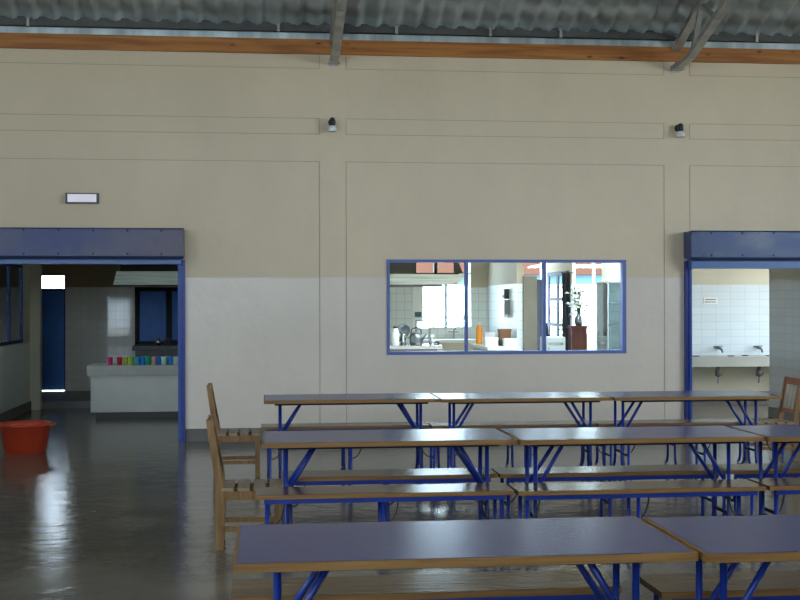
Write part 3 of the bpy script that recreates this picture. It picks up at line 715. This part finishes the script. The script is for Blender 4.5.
for k, x in enumerate((-.47, .20, .87, 1.54)):
    MB().lathe([(0, -.07), (.02, -.07), (.05, -.05), (.05, .03), (.03, .05), (.03, .10), (0, .10)], (x, -.27, .53), 14).tube([(x, -.27, .50), (x + .07, -.24, .50), (x + .07, -.02, .50)], .018).tube([(x, -.27, .47), (x - .01, -.27, .36)], .010).done('drain_trap', M['darkpot'], t)
def tap(x, label):
    t = thing('wall_tap', (x, 18.95, .90), label, 'tap', 'taps over the wash trough')
    MB().tube([(0, 0, 0), (0, -.10, 0), (0, -.15, -.02), (0, -.17, -.06)], .018).lathe([(0, 0), (.03, 0), (.03, .012), (0, .012)], (0, -.002, 0), 12).done('spout', M['darkpot'], t)
    MB().tube([(0, -.07, 0), (0, -.07, .035)], .012).tube([(-.10, -.07, .028), (.04, -.07, .035)], .013).done('lever', M['darkpot'], t)
tap(7.24, 'wall tap over the wash trough, first one right of the blue guide rail')
tap(7.90, 'wall tap over the wash trough, second one right of the blue guide rail')
t = MB().box(-.11, .11, -.008, 0, -.05, .05).done('wall_notice', M['white']); t.location = (7.11, 18.95, 1.66)
tag(t, 'small white notice with two dark lines on the washroom tiles', 'sign')
mb = MB().box(-.09, .09, -.011, -.008, .012, .03)
for k in range(5): mb.box(-.09 + k * .037, -.062 + k * .037, -.011, -.008, -.03, -.012)
mb.done('printed_line', M['darkpot'], t)
for x, y, lb in ((6.72, 18.53, 'right beside the blue guide rail'), (7.28, 18.52, 'just below the first tap'), (7.55, 18.62, 'midway between the two taps'), (7.90, 18.52, 'just below the second tap')):
    o = MB().lathe([(0, 0), (.05, .0), (.06, .016), (.055, .016), (.045, .006), (0, .006)], n=20).done('soap_dish', M['dishblue'])  # flat dark disc stands in for a basin shadow
    o.location = (x, y, .79); o.scale = (1, .5, 1)
    tag(o, 'small dark dish on the rim of the wash trough, ' + lb, 'dish', 'dishes on the trough rim')

# ------------------------------------------------------------------ hall furniture
TL, TW, TH = 1.655, .75, .75
def make_table():
    t = thing('folding_table', (0, 0, 0), '-', 'table', 'blue folding tables in three rows')
    tp = MB().box(.012, TL - .012, .012, TW - .012, TH - .03, TH).bevel(.003, 1).done('tabletop', M['laminate'], t)
    mb = MB()
    mb.box(0, TL, 0, .0125, TH - .032, TH - .001).box(0, TL, TW - .0125, TW, TH - .032, TH - .001).box(0, .0125, .0125, TW - .0125, TH - .032, TH - .001).box(TL - .0125, TL, .0125, TW - .0125, TH - .032, TH - .001)
    mb.done('wood_edge', M['edge'], t)
    mb = MB().box(.10, TL - .10, .10, .125, TH - .055, TH - .0305).box(.10, TL - .10, TW - .125, TW - .10, TH - .055, TH - .0305)
    mb.done('underframe', M['darkblue'], t)
    for e in (0, 1):
        x = .155 if e == 0 else TL - .155
        s_ = 1 if e == 0 else -1
        for y, o in ((TW / 2 - .13, -1), (TW / 2 + .13, 1)):
            MB().tube([(x, y, TH - .032), (x, y, .16), (x, y + o * .02, .08), (x, y + o * .09, .025), (x, y + o * .17, .014)], .0145, 8).done('leg', M['blue'], t)
            dx = .02 if o > 0 else 0
            MB().tube([(x + s_ * .012, y, .40), (x + s_ * (.205 + dx), y, TH - .034)], .014, 8).done('brace', M['blue'], t)
        for z in (.20, .36): MB().bar((x, TW / 2 - .13, z), (x, TW / 2 + .13, z), .018, .018).done('crossbar', M['darkblue'], t)
        MB().box(x + s_ * .15, x + s_ * .25, TW / 2 - .16, TW / 2 + .16, TH - .055, TH - .033).done('hinge_plate', M['black'], t)
    return t
BL, BW, BH = 1.63, .34, .45
def make_bench():
    t = thing('folding_bench', (0, 0, 0), '-', 'bench', 'wooden benches along the tables')
    MB().box(0, BL, 0, BW, BH - .028, BH).bevel(.004, 1).done('seat_board', M['bench'], t)
    MB().box(0, BL, -.003, .0, BH - .027, BH - .002).box(0, BL, BW, BW + .003, BH - .027, BH - .002).done('wood_edge', M['edge'], t)
    mb = MB()
    mb.box(.05, BL - .05, .012, .040, BH - .058, BH - .029).box(.05, BL - .05, BW - .040, BW - .012, BH - .058, BH - .029)
    mb.done('side_rail', M['blue'], t)
    for x in (.07, .80, BL - .07):
        for y, o in ((BW / 2 - .11, -1), (BW / 2 + .11, 1)):
            MB().tube([(x, y, BH - .03), (x, y, .10), (x, y + o * .02, .04), (x, y + o * .07, .013)], .0135, 8).done('leg', M['blue'], t)
        MB().bar((x, BW / 2 - .11, .22), (x, BW / 2 + .11, .22), .016, .016).done('crossbar', M['darkblue'], t)
        s_ = -1 if x > 1 else 1
        MB().tube([(x + s_ * .01, BW / 2, .22)] + [(x + s_ * (.02 + .09 * math.sin(q)), BW / 2 + .02, .22 + .16 * (1 - math.cos(q))) for q in [PI / 2 * k / 6 for k in range(1, 7)]] + [(x + s_ * .11, BW / 2 + .02, BH - .03)], .006, 6).done('latch_arm', M['black'], t)
    return t
tb, bn = make_table(), make_bench()
P = 1.66; PN = 1.672; PB = 1.635
tables = [
 (-.10, 4.27, 'blue-topped folding table nearest the camera, left one with window glare'),
 (-.10 + PN, 4.23, 'blue-topped folding table nearest the camera, right of the diagonal seam'),
 (.0, 7.90, 'folding table at the left end of the middle row, beside the nearer wooden chair'),
 (1.667, 7.86, 'central folding table of the middle row, between two seams'),
 (3.335, 7.83, 'folding table at the right end of the middle row, running out of view'),
 (.015, 11.32, 'folding table at the left end of the row nearest the far wall'),
 (.015 + PB, 11.27, 'central folding table of the row nearest the far wall, below the serving window'),
 (.015 + 2 * PB, 11.24, 'folding table at the right end of the farthest row, in front of the washroom doorway'),
]
benches = [
 (-.13, 5.04, 'brown bench behind the nearest left table, at the bottom of the picture'),
 (1.635, 4.92, 'brown bench behind the nearest right table, at the bottom right corner'),
 (-.04, 7.69, 'bench on the near side of the middle row, left end beside a chair'),
 (1.61, 7.65, 'bench on the near side of the middle row, central one with glare streaks'),
 (3.27, 7.66, 'bench on the near side of the middle row, right end, running out of view'),
 (.13, 8.45, 'bench on the far side of the middle row, left end'),
 (1.645, 8.43, 'bench on the far side of the middle row, central one'),
 (3.29, 8.41, 'bench on the far side of the middle row, right end'),
 (.0, 11.06, 'mostly hidden bench on the near side of the farthest row, left end'),
 (1.65, 11.04, 'mostly hidden bench on the near side of the farthest row, central one'),
 (3.30, 11.02, 'mostly hidden bench on the near side of the farthest row, right end'),
 (-.01, 11.88, 'bench on the far side of the farthest row, left end'),
 (1.635, 11.80, 'bench on the far side of the farthest row, central one below the serving window'),
 (3.275, 11.78, 'bench on the far side of the farthest row, right end'),
]
for i, (x, y, lb) in enumerate(tables):
    if i == 0: tb.location = (x, y, 0); tb['label'] = lb
    else:
        o = copy_thing(tb, (x, y, 0), lb)
        if y > 11: o.scale = (.985, 1, 1)
for i, (x, y, lb) in enumerate(benches):
    if i == 0: bn.location = (x, y, 0); bn['label'] = lb
    else:
        o = copy_thing(bn, (x, y, 0), lb)
        if abs(x - .13) < .001: o.scale = (.92, 1, 1)

def make_chair(frame, seat, rail, slat):
    """faces +X; origin on the floor under the seat centre"""
    t = thing('wooden_chair', (0, 0, 0), '-', 'chair', 'wooden chairs at the ends of the rows')
    hw = .18; xb, xf = -.22, .165
    for y in (-hw, hw):
        a = .019
        MB().prism([(xb - .028, 0), (xb + .022, 0), (xb + .03, .40), (xb + .014, .50), (xb - .055, .88), (xb - .092, .88), (xb - .033, .45)], y - a, y + a).bevel(.004, 1).done('rear_leg', frame, t)
        MB().box(xf - .022, xf + .022, y - a, y + a, 0, .395).bevel(.004, 1).done('front_leg', frame, t)
        MB().box(xb, xf, y - .012, y + .012, .335, .395).done('side_apron', frame, t)
        MB().box(xb, xf, y - .011, y + .011, .12, .155).done('stretcher', frame, t)
    MB().box(xf - .012, xf + .012, -hw, hw, .335, .395).done('front_apron', frame, t)
    MB().box(xb - .005, xb + .02, -hw, hw, .335, .395).done('rear_apron', frame, t)
    n = 4
    w = (.185 + .22 + .02) / n
    for k in range(n):
        x = xb + .0 + .01 + k * w
        MB().box(x, x + w - .026, -hw - .02, hw + .02, .397, .418).bevel(.004, 1).done('seat_slat', seat, t)
    def bx(z): return xb + .012 - .02 - (z - .50) * .18
    R = Matrix.Rotation(-.18, 3, 'Y')
    MB().obox((bx(.84), 0, .84), (.026, 2 * hw, .075), R).bevel(.005, 1).done('top_rail', rail, t)
    MB().obox((bx(.52), 0, .52), (.024, 2 * hw, .05), R).done('lower_rail', rail, t)
    for k in range(4):
        y = -hw + .022 + (k + .5) * (2 * hw - .044) / 4
        MB().bar((bx(.54), y, .54), (bx(.81), y, .81), .062, .014, (1, 0, 0)).done('back_slat', slat, t)
    return t
c = make_chair(M['chair'], M['seat'], M['chair'], M['chair'])
c.scale = (1, 1, .985); c.location = (-.06, 8.47, 0); c['label'] = 'pale wooden slat chair at the left end of the middle row of tables'
copy_thing(c, (-.21, 11.92, 0), 'pale wooden slat chair at the left end of the farthest row of tables')
c2 = make_chair(M['chair'], M['seat'], M['redwood'], M['paleslat'])
c2.scale = (1, 1, .965); c2.location = (5.25, 12.36, 0); c2.rotation_euler = (0, 0, PI)
c2['label'] = 'chair with reddish top rail and pale back slats at the far right end'

# ---- red basin
t = thing('plastic_basin', (-2.60, 13.95, 0), 'red plastic basin on the floor in front of the left doorway', 'basin')
MB().lathe([(0, .0), (.215, 0), (.222, .006), (.265, .29), (.29, .30), (.296, .315), (.288, .328), (.266, .322), (.254, .29), (.212, .012), (0, .010)], n=48).done('basin_bowl', M['red'], t)
mb = MB()
for s_ in (-1, 1): mb.tube([(s_ * .276, -.07, .293), (s_ * .318, -.05, .308), (s_ * .318, .05, .308), (s_ * .276, .07, .293)], .011)
mb.done('grip', M['red'], t)

# ------------------------------------------------------------------ outdoors seen through the windows
struct(MB().box(-60, 70, -50, 90, -.6, -.5).done('ground', M['ground']))
t = thing('neighbour_house', (9.0, 60.0, -.5), 'neighbouring house with an orange tiled roof and pale blue wall beyond the kitchen windows', 'building')  # house added to repeat the roof reflected in the serving window
MB().box(-13, 14, 0, 6, 0, 3.47).done('wall', M['house'], t)
MB().box(-13.05, 14.05, -.06, 0, 3.02, 3.49).done('fascia', M['paleblue'], t)
mb = MB()
for k in range(12):
    y0 = -.5 + k * .30; z0 = 3.47 + k * .06
    mb.prism([(y0, z0), (y0 + .34, z0 + .07), (y0 + .34, z0 + .11), (y0, z0 + .05)], -13.4, 14.4, 'x')
mb.done('roof', M['rooftile'], t)
def shrub(x, y, h, w, label, seed):
    t = thing('garden_shrub', (x, y, -.5), label, 'shrub', 'shrubs behind the kitchen')
    MB().tube([(0, 0, 0), (.05, 0, h * .4), (0, .05, h * .7)], [.06, .04, .02]).done('stem', M['col'], t)
    r = random.Random(seed); mb = MB()
    for k in range(500):
        a = r.uniform(0, 2 * PI); zz = r.uniform(.15, 1) ; rr = w * math.sqrt(r.random()) * (1 - abs(zz - .55) ** 1.6)
        Mr = Matrix.Rotation(r.uniform(0, 6), 3, 'Z') @ Matrix.Rotation(r.uniform(-1, 1), 3, 'X')
        mb.obox((rr * math.cos(a), rr * math.sin(a), zz * h), (.12, .07, .004), Mr)
    mb.done('foliage', M['leafbright'], t)
M['leafbright'] = mat('sunlit_leaf', (.16, .30, .10, 1), .6, var=.3)
shrub(5.9, 26.5, 2.1, .8, 'green shrub outside, behind the open kitchen doorway', 5)
shrub(4.6, 27.5, 1.9, .6, 'green shrub outside, behind the end of the kitchen right wall', 9)
# awning outside the right-hand window
mb = MB()
for k in range(14):
    x = 5.1 + k * .12; mb.prism([(x, 2.30), (x + .06, 2.33), (x + .12, 2.30), (x + .12, 2.31), (x + .06, 2.34), (x, 2.31)], 22.3, 23.3)
o = mb.done('window_awning', M['awning']); o.rotation_euler = (0, 0, 0)
tag(o, 'pale blue corrugated awning outside the right-hand kitchen window', 'awning')

# ------------------------------------------------------------------ light
w = bpy.data.worlds.new('World'); S.world = w; w.use_nodes = True
bg = w.node_tree.nodes['Background']; bg.inputs[0].default_value = (.70, .865, 1.0, 1); bg.inputs[1].default_value = 20.0
sd = bpy.data.lights.new('sun', 'SUN'); sd.energy = 9; sd.angle = .02; sd.color = (1, .95, .86)
so_ = bpy.data.objects.new('sun', sd); COL.objects.link(so_)
so_.rotation_euler = Vector((-.18, -.40, -.90)).to_track_quat('-Z', 'Y').to_euler()
def portal(loc, rot, sx, sy):
    l = bpy.data.lights.new('daylight_portal', 'AREA'); l.shape = 'RECTANGLE'; l.size = sx; l.size_y = sy; l.cycles.is_portal = True
    o = bpy.data.objects.new('daylight_portal', l); COL.objects.link(o); o.location = loc; o.rotation_euler = rot
for r in bo: portal(((r[0] + r[1]) / 2, YB - .1, (r[2] + r[3]) / 2), (PI / 2, 0, 0), r[1] - r[0], r[3] - r[2])
for r in so:
    if r in soL: portal((XL - .1, (r[0] + r[1]) / 2, (r[2] + r[3]) / 2), (PI / 2, 0, -PI / 2), r[1] - r[0], r[3] - r[2])
    portal((XR + .1, (r[0] + r[1]) / 2, (r[2] + r[3]) / 2), (PI / 2, 0, PI / 2), r[1] - r[0], r[3] - r[2])
portal((3.5, 17.05, 3.06), (0, 0, 0), 2.6, 2.3)  # over the added kitchen roof opening
portal((-4.95, 17.7, 1.8), (PI / 2, 0, -PI / 2), 2.2, 1.4)
portal((10.1, 17.1, 1.85), (PI / 2, 0, PI / 2), 3.0, 1.9)
for a, b, c0, d0 in ((2.7, 3.76, 1.18, 2.92), (4.36, 5.08, .1, 2.65), (5.14, 6.42, 1.02, 2.45)):
    portal(((a + b) / 2, YK + .17, (c0 + d0) / 2), (PI / 2, 0, PI), b - a, d0 - c0)

# ------------------------------------------------------------------ camera
F = 1230.0
cd = bpy.data.cameras.new('camera'); cd.sensor_width = 36; cd.lens = F * 36 / 800; cd.clip_end = 300
cam = bpy.data.objects.new('camera', cd); COL.objects.link(cam)
yaw = math.atan(138 / F); pitch = math.atan(2 / F)
fwd = Vector((math.sin(yaw) * math.cos(pitch), math.cos(yaw) * math.cos(pitch), math.sin(pitch)))
q = fwd.to_track_quat('-Z', 'Y').to_matrix().to_4x4()
cam.matrix_world = Matrix.Translation((0, 0, 1.65)) @ q @ Matrix.Rotation(-.0021, 4, 'Z')
S.camera = cam
S.view_settings.view_transform = 'Standard'; S.view_settings.look = 'None'; S.view_settings.exposure = 0; S.view_settings.gamma = 1
S.cycles.use_denoising = True
S.cycles.max_bounces = 10; S.cycles.diffuse_bounces = 6; S.cycles.transparent_max_bounces = 16
S.cycles.sample_clamp_indirect = 6
